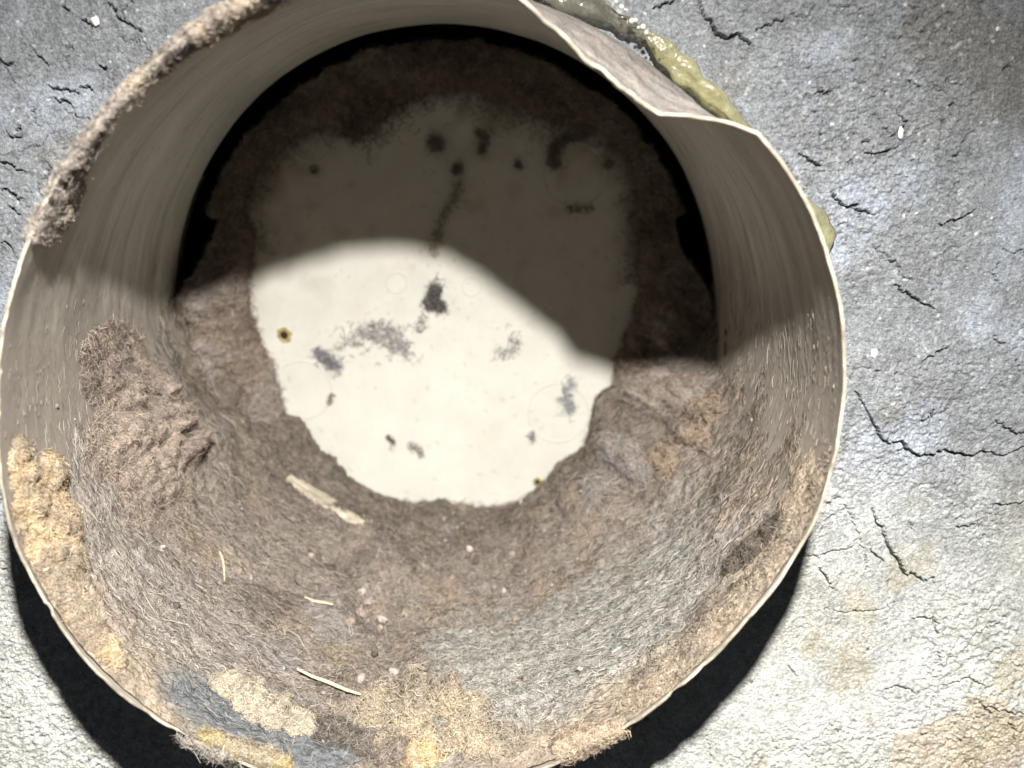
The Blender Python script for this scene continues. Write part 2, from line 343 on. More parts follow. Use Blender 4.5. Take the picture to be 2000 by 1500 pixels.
# ------------------------------------------------------------------ flap at the far end
YF = 1.52
flap = empty('damper_flap')
tag(flap, 'round white plastic flap at the far end of the pipe', 'flap')
def lathe(name, prof, cx, cz, n, m, parent, flip=False, jit=0):
    ang = np.linspace(-180, 180, n, endpoint=False)
    V = np.stack([pt(ang, np.full(n, r) * (1 + jit * n3(np.stack([np.cos(np.radians(ang)) * 2 + cx * 9, np.sin(np.radians(ang)) * 2, 0 * ang], -1))), np.full(n, y)) for r, y in prof], 1).reshape(-1, 3) + np.array([cx, 0, cz])
    F = grid_faces(n, len(prof), True)
    return mesh(name, V, F[:, ::-1] if flip else F, m, parent)
def build_disc():
    n, k = 240, 90; a = np.linspace(-180, 180, n, endpoint=False); r = np.linspace(.002, .885, k)
    A, R = np.meshgrid(a, r, indexing='ij'); y = np.full(A.shape, YF)
    A = np.concatenate([A, np.repeat(a[:, None], 4, 1)], 1); R = np.concatenate([R, np.tile([.89, .902, .905, .905], (n, 1))], 1)
    y = np.concatenate([y, np.tile([YF, YF + .002, YF + .008, YF + .04], (n, 1))], 1)
    V = pt(A, R, y).reshape(-1, 3) + np.array([0, 0, .055])
    Q = np.stack([V[:, 0] * 3.2, V[:, 2] * 3.2, 0 * V[:, 0]], -1); f = fbm(Q + 3, 5); f2 = fbm(Q * 3 + 8, 4)
    c = np.tile(np.array([.60, .585, .525]), (len(V), 1))
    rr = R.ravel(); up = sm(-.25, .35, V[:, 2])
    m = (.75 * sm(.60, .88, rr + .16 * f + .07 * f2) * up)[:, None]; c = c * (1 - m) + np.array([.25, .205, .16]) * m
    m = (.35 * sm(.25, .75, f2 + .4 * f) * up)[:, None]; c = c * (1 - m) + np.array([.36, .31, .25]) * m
    m = (.22 * sm(.2, .8, fbm(Q * 1.4 + 21, 5)))[:, None]; c = c * (1 - m) + np.array([.56, .50, .39]) * m
    m = (.55 * sm(.50, .68, n3(Q * 17 + 5)))[:, None]; c = c * (1 - m) + np.array([.40, .36, .30]) * m
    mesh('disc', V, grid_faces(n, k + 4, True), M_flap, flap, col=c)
build_disc()
for (u, v, rr, wd) in ((590, 762, 58, 2.4), (1090, 806, 60, 2.4), (1122, 342, 60, 2.6), (775, 552, 20, 2.6), (921, 560, 18, 2.4), (606, 268, 46, 2.4)):
    p = at((u, v), YF)[0]; sc = 1 / 506.
    r = rr * sc; w = wd * sc
    o = lathe('mould_ring', [(r - w, YF + .001), (r - w * .5, YF - .0016), (r + w * .5, YF - .0016), (r + w, YF + .001)], p[0], p[2], 56, M_ring, flap)
for (u, v, rr) in ((555, 655, 15), (1050, 941, 9)):
    p = at((u, v), YF)[0]; r = rr / 506.
    h = lathe('pin_hole', [(r, YF), (r * .8, YF - .008), (r * .62, YF - .009), (r * .5, YF - .002), (r * .4, YF + .02)], p[0], p[2], 28, M_rust, flap, jit=.35)
    lathe('recess', [(r * .55, YF - .004), (r * .3, YF - .0055), (.0005, YF - .0055)], p[0], p[2], 20, M_hole, h, jit=.5)

# ------------------------------------------------------------------ lint: fibres and masses
def fibres(name, p0, nrm, d, ln, col, width=.0022, curl=.35, lift=.25, parent=None, K=4, seed=0):
    """one joined mesh of thin curled ribbons: p0, nrm, d (n,3); ln (n,)"""
    r = np.random.default_rng(seed); n = len(p0)
    d = d - nrm * (d * nrm).sum(1)[:, None] * .8; d /= np.linalg.norm(d, axis=1)[:, None] + 1e-9
    s = np.cross(nrm, d); s /= np.linalg.norm(s, axis=1)[:, None] + 1e-9
    t = np.linspace(-.5, .5, K)
    a1 = r.normal(0, curl, n); a2 = r.normal(0, curl * .6, n); lf = np.abs(r.normal(0, 1, n)) * lift + .02; tl = r.normal(0, .8, n) * lift
    P = []
    for tt in t:
        off = d * tt + s * (a1 * (tt * tt * 2 - .25) + a2 * np.sin(tt * 2 * PI) * .5)[:, None] + nrm * (lf * (.25 - tt * tt) * 1.2 + np.maximum(tl * tt, -.02))[:, None]
        P.append(p0 + off * ln[:, None] + nrm * .003)
    P = np.stack(P, 1)                                         # n,K,3
    wv = (s + .5 * nrm * r.normal(0, 1, n)[:, None]); wv /= np.linalg.norm(wv, axis=1)[:, None]
    w = width * r.uniform(.55, 1.3, n)
    prof = np.sin(PI * np.linspace(.12, .88, K)) ** .5
    A = P + wv[:, None] * (w[:, None] * prof)[..., None] * .5; B = P - wv[:, None] * (w[:, None] * prof)[..., None] * .5
    V = np.stack([A, B], 2).reshape(-1, 3)                     # n,K,2
    base = (np.arange(n) * K * 2)[:, None]; k = np.arange(K - 1)[None] * 2
    F = np.stack([base + k, base + k + 1, base + k + 3, base + k + 2], -1).reshape(-1, 4)
    C = np.repeat(col, K * 2, axis=0)
    o = mesh(name, V, F, M_fib, parent, col=C, smooth=True)
    o['kind'] = 'stuff'
    return o

def rand_dirs(n, r): 
    d = r.normal(size=(n, 3)); return d / np.linalg.norm(d, axis=1)[:, None]

def fib_col(col, r, light=.30):
    n = len(col); k = r.lognormal(0, .28, n); c = col * k[:, None]
    m = r.random(n) < light; c[m] = c[m] * .45 + np.array([.50, .44, .37]) * .55 * r.uniform(.6, 1.2, m.sum())[:, None]
    m = r.random(n) < .12; c[m] *= .35
    return np.clip(c, 0, .85)

# --- bed on the pipe floor
def bed_t(ph, y):
    ps = wrapb(ph); shp = np.shape(ps)
    a = np.radians(np.ravel(ps)); yy = np.ravel(y)
    Q = np.stack([np.sin(a) * 2.2, -np.cos(a) * 2.2, yy * 2.6], -1)
    big = fbm(Q + 4, 3); mid = fbm(Q * 4 + 9, 3)
    stk = fbm(np.stack([np.sin(a) * 2.4, np.cos(a) * 2.4, yy * 22 + .6 * mid], -1), 3)
    p = np.ravel(ps)
    edge = 92 + 11 * big + 1.5 * mid
    cov = sm(0, 34, edge - np.abs(p))
    t = -.012 + .026 * cov + .016 * cov * big
    rise = sm(.72, 1.42, yy + .05 * big)
    t += cov * rise * (.17 + .05 * big) * (1 + .25 * sm(20, 60, np.abs(p)))
    t += .035 * sm(-9, -3, p) * sm(45, 10, p) * sm(1.0, .6, yy) * sm(-.05, .2, yy)         # step of the grey felt mat
    t -= .010 * np.exp(-((p + 7) / 4) ** 2) * sm(.95, .75, yy) * sm(.15, .3, yy)
    t += .05 * np.exp(-((p - 18) / 16) ** 2 - ((yy - 1.22) / .10) ** 2) + .04 * np.exp(-((p + 22) / 14) ** 2 - ((yy - 1.15) / .09) ** 2)
    t += .07 * np.exp(-((p - 58) / 10) ** 2 - ((yy - 1.33) / .10) ** 2) + .05 * np.exp(-((p - 40) / 8) ** 2 - ((yy - 1.05) / .12) ** 2)
    t += cov * (.010 * mid + .010 * (.5 - np.abs(stk)) * sm(10, 40, np.abs(p)) * sm(.5, .95, cov) + .011 * np.abs(fbm(Q * 9, 2)) + .006 * n3(Q * 27))
    t *= sm(-.01, .06, yy) * .75 + .25
    return t.reshape(shp)
def bed_r(ph, y): return Rp(ph, np.minimum(y, LP)) - bed_t(ph, y)
def bed_col(ph, y):
    p = wrapb(ph); a = np.radians(p)
    Q = np.stack([np.sin(a) * 2.5, np.cos(a) * 2.5, y * 2.5], -1); f1 = fbm(Q * 1.5 + 3, 4); f2 = fbm(Q * 3 + 33, 4); f3 = fbm(Q * 2 + 57, 4)
    c = np.tile(np.array([.235, .20, .17]), (len(p), 1))
    def bl(col, m):
        nonlocal c; m = np.clip(m, 0, 1)[:, None]; c = c * (1 - m) + np.array(col) * m
    bl((.30, .275, .265), .7 * sm(0, .5, f1)); bl((.285, .225, .17), .7 * sm(.05, .5, f2)); bl((.145, .12, .10), .7 * sm(.2, .6, f3))
    bl((.155, .128, .104), .8 * sm(.95, 1.3, y))  # shade of the recess by the flap, painted into the lint colour
    bl((.33, .325, .30), .85 * sm(-6, 4, p + 5 * f1) * sm(62, 44, p + 10 * f1) * sm(.95, .62, y + .1 * f2) * sm(.02, .16, y + .06 * f2))   # grey felt
    bl((.335, .305, .275), .65 * sm(-25, -40, p) * sm(.75, .4, y + .1 * f1))
    bl((.36, .29, .215), .8 * sm(.26, .06, y + .09 * f1) * sm(-20, 40, np.abs(p) + 20 * f2))
    bl((.13, .105, .085), .9 * np.exp(-((p - 47) / 5) ** 2 - ((y - .17) / .045) ** 2) + .9 * np.exp(-((p - 53) / 3) ** 2 - ((y - .13) / .035) ** 2))
    bl((.15, .165, .18), .9 * sm(1.25, .8, np.hypot((p + 25) / 14.5, (y - .13) / .12) + .3 * f1))
    return c
bed = None
def build_bed():
    global bed
    ph = np.linspace(-90 - 118, -90 + 118, 500); ys = np.concatenate([np.linspace(.004, .5, 100), np.linspace(.5, 1.505, 150)[1:]])
    PH, Y = np.meshgrid(ph, ys, indexing='ij')
    R = bed_r(PH, Y)
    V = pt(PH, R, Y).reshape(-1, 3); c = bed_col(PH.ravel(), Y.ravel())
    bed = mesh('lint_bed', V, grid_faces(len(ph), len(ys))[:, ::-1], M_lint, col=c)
    tag(bed, 'brown and grey mat of lint lining the floor of the pipe', 'lint')
    r = np.random.default_rng(21)
    def scatter(name, n, plo, phi_, ylo, yhi, lmin, lmax, circ, seed, light=.3, curl=.35, lift=.2, width=.0021):
        f = r.uniform(plo, phi_, n) - 90; y = r.uniform(ylo, yhi, n)
        ok = (bed_t(f, y) > .001) | (r.random(n) < .30 * sm(104, 84, np.abs(wrapb(f)))); f, y = f[ok], y[ok]; n = len(f)
        surf_r = lambda a_, b_: np.minimum(bed_r(a_, b_), Rp(a_, np.minimum(b_, LP)))
        rr = surf_r(f, y); p = pt(f, rr, y)
        e = .6
        dph = (pt(f + e, surf_r(f + e, y), y) - p); dy = (pt(f, surf_r(f, y + .012), y + .012) - p)
        nn = np.cross(dy, dph); nn /= np.linalg.norm(nn, axis=1)[:, None]
        inward = -pt(f, np.ones(n), np.zeros(n)); nn *= np.sign((nn * inward).sum(1))[:, None]
        tang = dph / np.linalg.norm(dph, axis=1)[:, None]
        cw = (circ * sm(8, 36, np.abs(wrapb(f))))[:, None]
        d = rand_dirs(n, r) * (1 - cw * .86) + tang * np.sign(r.normal(size=n))[:, None] * cw
        fibres(name, p, nn, d, r.uniform(lmin, lmax, n) * (1 - .5 * sm(.35, .1, y) * sm(20, 40, np.abs(wrapb(f)))), np.where((np.abs(wrapb(f)) < 80)[:, None], fib_col(bed_col(f, y) * 1.08, r, light), np.array([.30, .265, .225]) * r.lognormal(0, .14, n)[:, None]), width, curl, lift * np.where(np.abs(wrapb(f)) < 84, 1, .15), bed, seed=seed)
    scatter('fuzz', 56000, -112, 112, .02, 1.48, .010, .045, 1.0, 1, width=.0017, lift=.07, curl=.28)
    scatter('fuzz', 36000, -55, 55, .15, 1.46, .008, .032, .35, 2, light=.35, curl=.8, lift=.22, width=.0018)
    scatter('long_fibre', 1800, -96, -22, .05, 1.2, .04, .12, 1.0, 3, light=.55, curl=.15, lift=.02, width=.0020)
    scatter('long_fibre', 1800, 22, 96, .05, 1.2, .03, .10, 1.0, 4, light=.5, curl=.15, lift=.02, width=.0019)
    scatter('long_fibre', 350, -40, 40, .2, 1.4, .04, .10, .3, 5, light=.6, curl=.6, lift=.10, width=.0022)
build_bed()

def ray_bed(px):
    px = np.asarray(px, float)
    d = (px[0] - 1000) / 2000 * CR - (px[1] - 750) / 2000 * CU + CW
    t = np.arange(1.9, 4.3, .004); P = CAM + d * t[:, None]
    f = np.degrees(np.arctan2(P[:, 2], P[:, 0])); r = np.hypot(P[:, 0], P[:, 2])
    rr = np.minimum(bed_r(f, np.clip(P[:, 1], 0, 1.5)), Rp(f, np.clip(P[:, 1], 0, LP)))
    k = np.where((P[:, 1] > 0) & (r >= rr))[0]
    return P[k[0]] if len(k) else P[-1]

# --- lint rim round the flap
_rin = np.array([(163.6, .764), (154.3, .847), (140, .861), (129.1, .831), (122.9, .791), (119, .696), (113.4, .704), (102.8, .746), (92.5, .783), (85.7, .802), (77, .765), (70, .775), (59.1, .774), (51.4, .849), (39, .879),
 (26.8, .813), (13.6, .752), (-4.6, .719), (-18.2, .696), (-24.8, .709), (-33, .734), (-41.5, .757), (-54.9, .816), (-65.7, .848), (-76.2, .861), (-86.9, .815), (-95.5, .817), (-106.7, .837), (-111.8, .863), (-120.5, .868), (-126.8, .868), (-135.7, .831),
 (-139.8, .802), (-151.6, .744), (-163, .729), (-175.1, .751), (-184.7, .763), (-196.4, .764)])[::-1]
def build_ring():
    ph = np.linspace(-180, 180, 540, endpoint=False); nu = 34
    x = np.concatenate([_rin[:, 0], _rin[:, 0] + 360]); v = np.concatenate([_rin[:, 1], _rin[:, 1]])
    o = np.argsort(x); rin = np.interp(ph, x[o], v[o])
    a = np.radians(ph); q = np.stack([np.cos(a) * 6, np.sin(a) * 6, 0 * a], -1)
    rin = rin + .012 * n3(q * 1.5) + .010 * n3(q * 4.3) + .006 * n3(q * 9)
    low = sm(22, -12, np.where(ph > 90, 180 - ph, np.where(ph < -90, -180 - ph, ph)))            # 1 in the lower half
    rout = (.955 - .09 * np.exp(-((ph - 5) / 26) ** 2) - .08 * np.exp(-((((ph + 10) % 360) - 180) / 24) ** 2)) * (1 - low) + 1.06 * low + .015 * n3(q)
    rout = np.where(np.abs(ph - 90) < 70, np.hypot(.0, .955) + .02 * n3(q * 2), rout)
    u = np.linspace(0, 1, nu); PH, U = np.meshgrid(ph, u, indexing='ij')
    R = rin[:, None] + (rout - rin)[:, None] * U
    Qv = np.stack([np.cos(np.radians(PH)).ravel() * 5 * R.ravel(), np.sin(np.radians(PH)).ravel() * 5 * R.ravel(), 0 * R.ravel()], -1)
    f1 = fbm(Qv, 4).reshape(PH.shape); f2 = fbm(Qv * 4 + 4, 3).reshape(PH.shape)
    hgt = (.045 + .085 * low)[:, None] * np.minimum(1, np.sqrt(np.clip(U * 3.2, 0, 1)) * 1.0) * (1 + .5 * f1 + .22 * f2) + (.06 * low)[:, None] * U
    hgt *= np.where(U < 1, 1, .2 + .8 * low[:, None])
    Y = YF - .002 - hgt + .004 * (U == 0)
    V = pt(PH, R, Y).reshape(-1, 3)
    c = np.tile(np.array([.25, .20, .16]), (len(V), 1)); m = sm(0, .5, f1.ravel())[:, None] * .6; c = c * (1 - m) + np.array([.31, .275, .25]) * m
    m = sm(.1, .5, -f1.ravel())[:, None] * .6; c = c * (1 - m) + np.array([.14, .105, .08]) * m
    ring = mesh('lint_collar', V, grid_faces(len(ph), nu, True), M_lint, col=c)
    tag(ring, 'ragged dark brown lint crusted in a ring around the white flap', 'lint')
    r = np.random.default_rng(5); n = 22000
    i = r.integers(0, len(ph), n); j = np.minimum((r.random(n) ** 1.3 * nu).astype(int), nu - 1)
    G = V.reshape(len(ph), nu, 3); p = G[i, j]
    nn = np.tile(np.array([0, -1., 0]), (n, 1)) - pt(ph[i], np.full(n, .35), np.zeros(n)) * low[i][:, None]; nn /= np.linalg.norm(nn, axis=1)[:, None]
    fibres('fuzz', p, nn, rand_dirs(n, r), r.uniform(.01, .045, n) * np.where(j < 2, 1.5, 1), fib_col(c.reshape(len(ph), nu, 3)[i, j], r, .22), .0020, .5, .3, ring, seed=8)
    n = 1700; i = r.choice(np.where((ph > 5) & (ph < 165))[0], n); dd = np.abs(r.normal(0, .04, n))
    p = pt(ph[i], rin[i] - dd, np.full(n, YF - .004)) 
    fibres('fringe', p, np.tile(np.array([0, -1., 0]), (n, 1)), rand_dirs(n, r), r.uniform(.01, .05, n), fib_col(np.tile(np.array([.20, .165, .13]), (n, 1)), r, .1), .0019, .7, .1, ring, seed=9)
build_ring()

# --- free lint clumps
def ico(sub):
    t = (1 + 5 ** .5) / 2
    V = [(-1, t, 0), (1, t, 0), (-1, -t, 0), (1, -t, 0), (0, -1, t), (0, 1, t), (0, -1, -t), (0, 1, -t), (t, 0, -1), (t, 0, 1), (-t, 0, -1), (-t, 0, 1)]
    F = [(0, 11, 5), (0, 5, 1), (0, 1, 7), (0, 7, 10), (0, 10, 11), (1, 5, 9), (5, 11, 4), (11, 10, 2), (10, 7, 6), (7, 1, 8), (3, 9, 4), (3, 4, 2), (3, 2, 6), (3, 6, 8), (3, 8, 9), (4, 9, 5), (2, 4, 11), (6, 2, 10), (8, 6, 7), (9, 8, 1)]
    V = [np.array(v, float) / np.linalg.norm(v) for v in V]
    for _ in range(sub):
        c = {}; G = []
        def mid(a, b):
            k = (min(a, b), max(a, b))
            if k not in c: m = V[a] + V[b]; V.append(m / np.linalg.norm(m)); c[k] = len(V) - 1
            return c[k]
        for a, b, d in F:
            x, y, z = mid(a, b), mid(b, d), mid(d, a); G += [(a, x, z), (b, y, x), (d, z, y), (x, y, z)]
        F = G
    return np.array(V), np.array(F)
ICO4 = ico(4); ICO3 = ico(3); ICO2 = ico(2)
def build_crumbs():
    r = np.random.default_rng(77); n = 1500; U, F = ico(1)
    f = np.clip(r.normal(-8, 30, n), -85, 85) - 90; y = r.uniform(.12, 1.42, n); sz = np.minimum(.0022 * r.lognormal(0, .55, n), .010)
    c0 = pt(f, bed_r(f, y) - sz * .6, y)
    V = (c0[:, None] + U[None] * sz[:, None, None] * r.uniform(.55, 1.35, (n, len(U), 1)) * r.uniform(.6, 1.3, (n, 1, 3))).reshape(-1, 3)
    Fa = (F[None] + (np.arange(n) * len(U))[:, None, None]).reshape(-1, 3)
    pal = np.array([(.34, .29, .25), (.22, .18, .14), (.33, .285, .24), (.12, .10, .085), (.40, .375, .35), (.19, .16, .135)])
    o = mesh('crumb', V, Fa, M_seed, bed, col=np.repeat(pal[r.integers(0, len(pal), n)] * r.uniform(.7, 1.2, (n, 1)), len(U), 0), smooth=False)
    o['kind'] = 'stuff'
build_crumbs()

def clump(label, blobs, col, col2, nf, fl=(.02, .055), seed=0, name='lint_clump', cat='lint', group=None, rough=.35, light=.35, width=.0019, axis=None):
    """blobs: list of (centre, radii or radius, [axes 3x3])"""
    r = np.random.default_rng(seed); Vs, Fs, Ns, off = [], [], [], 0
    for b in blobs:
        c, rad = np.asarray(b[0], float), np.asarray(b[1], float) * np.ones(3)
        U, F = ICO4 if rad.max() > .05 else ICO3
        sz = rad.max()
        q = U * rad / sz
        k = 1 + rough * fbm(q * 1.7 + c * 13 + seed, 4) + rough * .5 * np.abs(n3(q * 7 + seed * 3.1))
        V = U * rad * k[:, None]
        A = b[2] if len(b) > 2 else np.eye(3)
        Vs.append(c + V @ A); nn = (U / rad) @ A; Ns.append(nn / np.linalg.norm(nn, axis=1)[:, None])
        Fs.append(F + off); off += len(U)
    V = np.concatenate(Vs); F = np.concatenate(Fs); Nn = np.concatenate(Ns)
    f = fbm(V * 9 + seed * 7, 4); m = sm(-.25, .4, f)[:, None]
    C = np.array(col) * (1 - m) + np.array(col2) * m
    o = mesh(name, V, F, M_lint, col=C)
    tag(o, label, cat, group)
    i = r.integers(0, len(V), nf)
    d = rand_dirs(nf, r)
    if axis is not None: d = d * .6 + np.asarray(axis)
    p = V[i] + r.normal(0, .004, (nf, 3))
    nj = Nn[i] + r.normal(0, .35, (nf, 3)); nj /= np.linalg.norm(nj, axis=1)[:, None]
    nf_ = nf; fibres('fuzz', p, nj, d, r.uniform(*fl, nf) * .75, fib_col(C[i] * 1.05, r, light), width, .55, .45, o, seed=seed + 100)
    return o

def frame(out):
    """axes whose third row points along out"""
    z = np.asarray(out, float); z /= np.linalg.norm(z); x = np.cross([0, 1, 0], z); x /= np.linalg.norm(x) + 1e-9
    return np.stack([x, np.array([0, 1., 0]), z])
def inward(p): v = -np.array([p[0], 0, p[2]]); return v / np.linalg.norm(v)

def on_bed(px, lift=0.):
    p = ray_bed(px); return p + inward(p) * lift
def pol(px):
    p = ray_bed(px); return math.degrees(math.atan2(p[2], p[0])), p[1]
def crust(label, bumps, col, col2, nf, seed, cut=.38, rough=.75, fl=(.012, .04), light=.3, name='lint_crust', base=None, fine=.35, width=.0016, inside=False, soft=False):
    """ragged patch of matted lint lying on the bed, the bore or folded over the rim.
    bumps: (angle, y, arc width, y width, thickness); y below 0 is the outside of the rim"""
    base = base or (lambda f, y: np.minimum(bed_r(f, np.maximum(y, 0)), Rp(f, np.maximum(y, 0))))
    b = np.array(bumps, float); b[:, 0] = np.where(b[:, 0] > 0, b[:, 0] - 360, b[:, 0]) if (b[:, 0].min() < -90 and b[:, 0].max() > 90) else b[:, 0]
    w = np.degrees(b[:, 2])
    f = np.arange((b[:, 0] - 1.7 * w).min(), (b[:, 0] + 1.7 * w).max(), .38); y = np.arange(max((b[:, 1] - 1.7 * b[:, 3]).min(), -.10), (b[:, 1] + 1.7 * b[:, 3]).max(), .0065)
    Fg, Y = np.meshgrid(f, y, indexing='ij'); sh = Fg.shape; ff = Fg.ravel(); yy = Y.ravel()
    g = np.zeros(len(ff)); t = np.zeros(len(ff))
    for (p0, y0, _, wy, tt), wp in zip(b, w):
        e = np.exp(-(((ff - p0) / wp) ** 2 + ((yy - y0) / wy) ** 2) ** 1.3); t = np.maximum(t, e * tt); g = np.maximum(g, e)
    a = np.radians(ff); Q = np.stack([np.cos(a) * 7, np.sin(a) * 7, yy * 7 + seed * 3.3], -1)
    n1 = fbm(Q, 4); n2_ = fbm(Q * 3.3 + 5, 3)
    mk = g * (1 + rough * n1 + .3 * n2_) + .12 * n2_
    k = np.clip((mk - cut) / (1 - cut), 0, 1.3)
    th = (t + (.008 if soft else .012 if b[:, 4].max() > .0145 else .004)) * (k if soft else np.sqrt(k)) * (1 + fine * n2_ + .25 * fine * n3(Q * 11))
    if inside: mk = mk * sm(.0, .02, yy); th = th * sm(.0, .09, yy)
    th = np.where(mk > cut, np.maximum(th, .0015), -.014)
    rb_ = base(ff, yy) ; out = yy < 0
    rr = np.where(out, Rp(ff, 0 * ff) + .011, rb_)
    nr = np.where(out, 1., -1.); u = np.clip(np.abs(yy) / .035, 0, 1)
    nr = nr * np.sin(u * PI / 2); ny = -np.cos(u * PI / 2)
    P = pt(ff, rr + nr * th, np.abs(yy) + ny * th)
    keep = mk > cut - .10; F = grid_faces(*sh)
    F = F[keep[F].all(1)]; use = np.zeros(len(ff), bool); use[F] = True; idx = -np.ones(len(ff), int); idx[use] = np.arange(use.sum())
    m = sm(-.3, .4, n1 + .3 * n2_)[:, None]; C = np.array(col) * (1 - m) + np.array(col2) * m
    o = mesh(name, P[use], idx[F][:, ::-1], M_lint, col=C[use]); tag(o, label, 'lint')
    G = P.reshape(*sh, 3); N = np.cross(np.gradient(G, axis=1), np.gradient(G, axis=0)).reshape(-1, 3); N /= np.linalg.norm(N, axis=1)[:, None] + 1e-12
    n0 = pt(ff, nr, ny); N *= np.sign((N * n0).sum(1))[:, None]
    r = np.random.default_rng(seed); cand = np.where(mk > cut)[0]
    if len(cand) and nf:
        i = r.choice(cand, nf); edge = sm(.25, 0, k[i])
        N2 = N[i] + r.normal(0, .25, (nf, 3)); N2 /= np.linalg.norm(N2, axis=1)[:, None]
        fibres('fuzz', P[i], N2, rand_dirs(nf, r), r.uniform(*fl, nf) * (1 + .8 * edge), fib_col(C[i], r, light), width, .7, .25, o, seed=seed + 100)
    return o
def px_bumps(lst): return [(*pol(p), a, b_, t) for p, a, b_, t in lst]

crust('large fuzzy tan brown lint mound clinging to the left pipe wall', px_bumps([((205, 670), .05, .16, .004), ((225, 720), .09, .20, .022), ((275, 770), .11, .20, .055), ((318, 835), .10, .16, .07), ((255, 850), .11, .22, .045), ((352, 878), .07, .09, .10), ((290, 915), .10, .18, .05), ((300, 970), .08, .16, .03)]),
      (.29, .235, .20), (.38, .31, .255), 15000, 3, cut=.16, rough=.35, light=.25, fl=(.010, .034), name='lint_mound', fine=.14, width=.0014, soft=True)
crust('pale brown lint puff on the right, at the edge of the shadow', px_bumps([((1290, 745), .08, .07, .05), ((1330, 765), .08, .08, .05), ((1250, 770), .06, .06, .04)]), (.36, .31, .27), (.27, .22, .18), 3000, 4, cut=.3, name='lint_mound')
crust('bluish grey lint ball on the bed below the right puff', px_bumps([((1215, 890), .08, .08, .05), ((1245, 915), .06, .07, .04)]), (.24, .22, .22), (.33, .285, .25), 3000, 5, cut=.3, name='lint_mound')
crust('brown lint roll lying along the right pipe wall', px_bumps([((1385, 800), .07, .12, .022), ((1350, 850), .07, .12, .026), ((1300, 900), .06, .10, .02)]), (.33, .25, .18), (.25, .20, .165), 3200, 6, cut=.36, name='lint_mound')
crust('tan and mauve lint crust draped over the top left rim', [(101, .01, .05, .04, .004), (105, .02, .07, .05, .005), (109.5, .03, .07, .08, .009), (114, .04, .07, .10, .013), (118, .04, .06, .10, .014), (121.5, .04, .05, .09, .012), (125, .02, .06, .065, .007), (129, .02, .05, .06, .005), (132, .01, .05, .04, .003)],
      (.36, .31, .275), (.62, .51, .395), 7000, 11, cut=.32, fl=(.008, .030), rough=.9, inside=False)
crust('greyish pink lint crust along the left rim below the top crust', [(136, .0, .06, .022, .002), (140, .0, .06, .030, .003), (144, .01, .06, .05, .004), (148, .03, .06, .08, .008), (152, .04, .06, .10, .010), (155, .05, .05, .11, .010), (158, .06, .035, .09, .006)],
      (.40, .35, .31), (.52, .45, .385), 6000, 12, cut=.32, fl=(.008, .030), rough=.9)
crust('orange tan lint fluff packed inside the lower left rim', px_bumps([((40, 925), .08, .06, .016), ((95, 930), .06, .07, .020), ((60, 985), .09, .09, .022), ((105, 1010), .08, .09, .022), ((85, 1070), .09, .08, .020), ((130, 1080), .06, .06, .016), ((115, 1140), .08, .06, .016), ((150, 1200), .08, .05, .022), ((200, 1260), .07, .04, .016)]),
      (.60, .46, .295), (.38, .31, .235), 13000, 13, cut=.36, rough=.9, fl=(.008, .026), fine=.22, inside=True, width=.0014, light=.15)
crust('cream lint tuft on a slate blue patch near the bottom rim', px_bumps([((450, 1345), .05, .05, .025), ((490, 1370), .06, .06, .034), ((535, 1395), .06, .06, .034), ((580, 1420), .055, .05, .026)]), (.60, .53, .40), (.47, .41, .32), 4000, 14, cut=.30, rough=.5, light=.45, fl=(.008, .028))
crust('cream tan lint tufts heaped at the bottom centre of the rim', px_bumps([((690, 1400), .06, .06, .05), ((745, 1400), .07, .07, .07), ((810, 1395), .07, .07, .075), ((870, 1390), .06, .07, .06), ((925, 1395), .05, .05, .04), ((800, 1445), .10, .05, .05), ((890, 1450), .09, .05, .04), ((960, 1460), .08, .05, .02)]),
      (.55, .455, .325), (.34, .285, .225), 9000, 15, cut=.36, rough=1.0, light=.4, fl=(.012, .05), fine=.7)
crust('yellow lint wad at the bottom rim left of the cream tufts', px_bumps([((420, 1458), .05, .03, .014), ((470, 1478), .07, .03, .016), ((530, 1492), .06, .03, .014)]), (.60, .48, .25), (.44, .37, .265), 4000, 16, cut=.34, inside=True)
crust('dark grey lint knot under the cream tufts at the bottom rim', px_bumps([((650, 1440), .06, .05, .03), ((700, 1462), .06, .04, .03), ((770, 1478), .06, .03, .02)]), (.15, .13, .115), (.25, .205, .17), 3000, 17, cut=.34, light=.2)
crust('small golden lint bead at the very bottom of the rim', px_bumps([((830, 1485), .03, .03, .045), ((812, 1490), .025, .025, .03)]), (.70, .53, .28), (.58, .45, .29), 800, 18, cut=.2)
crust('tan lint wisp caught over the rim at bottom right', [(-68, .01, .06, .04, .004), (-65, .0, .05, .04, .006), (-62.5, -.01, .03, .03, .009)], (.50, .40, .29), (.38, .30, .225), 1300, 19, cut=.34, fl=(.01, .03))
crust('grey frayed lint scrap outside the rim at bottom left', [(-122, -.03, .05, .04, .014), (-119, -.04, .05, .05, .018), (-115, -.04, .04, .04, .014)], (.30, .27, .24), (.44, .40, .36), 700, 20, cut=.4, fl=(.01, .045))
crust('dark grey smudge of lint inside the lower right rim', px_bumps([((1508, 1032), .05, .035, .010), ((1472, 1066), .06, .04, .012), ((1442, 1095), .05, .035, .010)]), (.08, .07, .06), (.13, .11, .09), 900, 24, cut=.25, rough=.5, fl=(.008, .022), fine=.15, light=.05, soft=True)
crust('brown dust crust inside the lower right rim', px_bumps([((1600, 960), .10, .07, .003), ((1555, 1040), .10, .08, .004), ((1500, 1110), .10, .08, .004), ((1430, 1190), .10, .08, .004), ((1350, 1270), .10, .08, .004), ((1270, 1340), .10, .08, .004)]), (.38, .31, .235), (.27, .22, .175), 5000, 23, cut=.42, rough=1.0, fl=(.008, .022), fine=.15, inside=True)

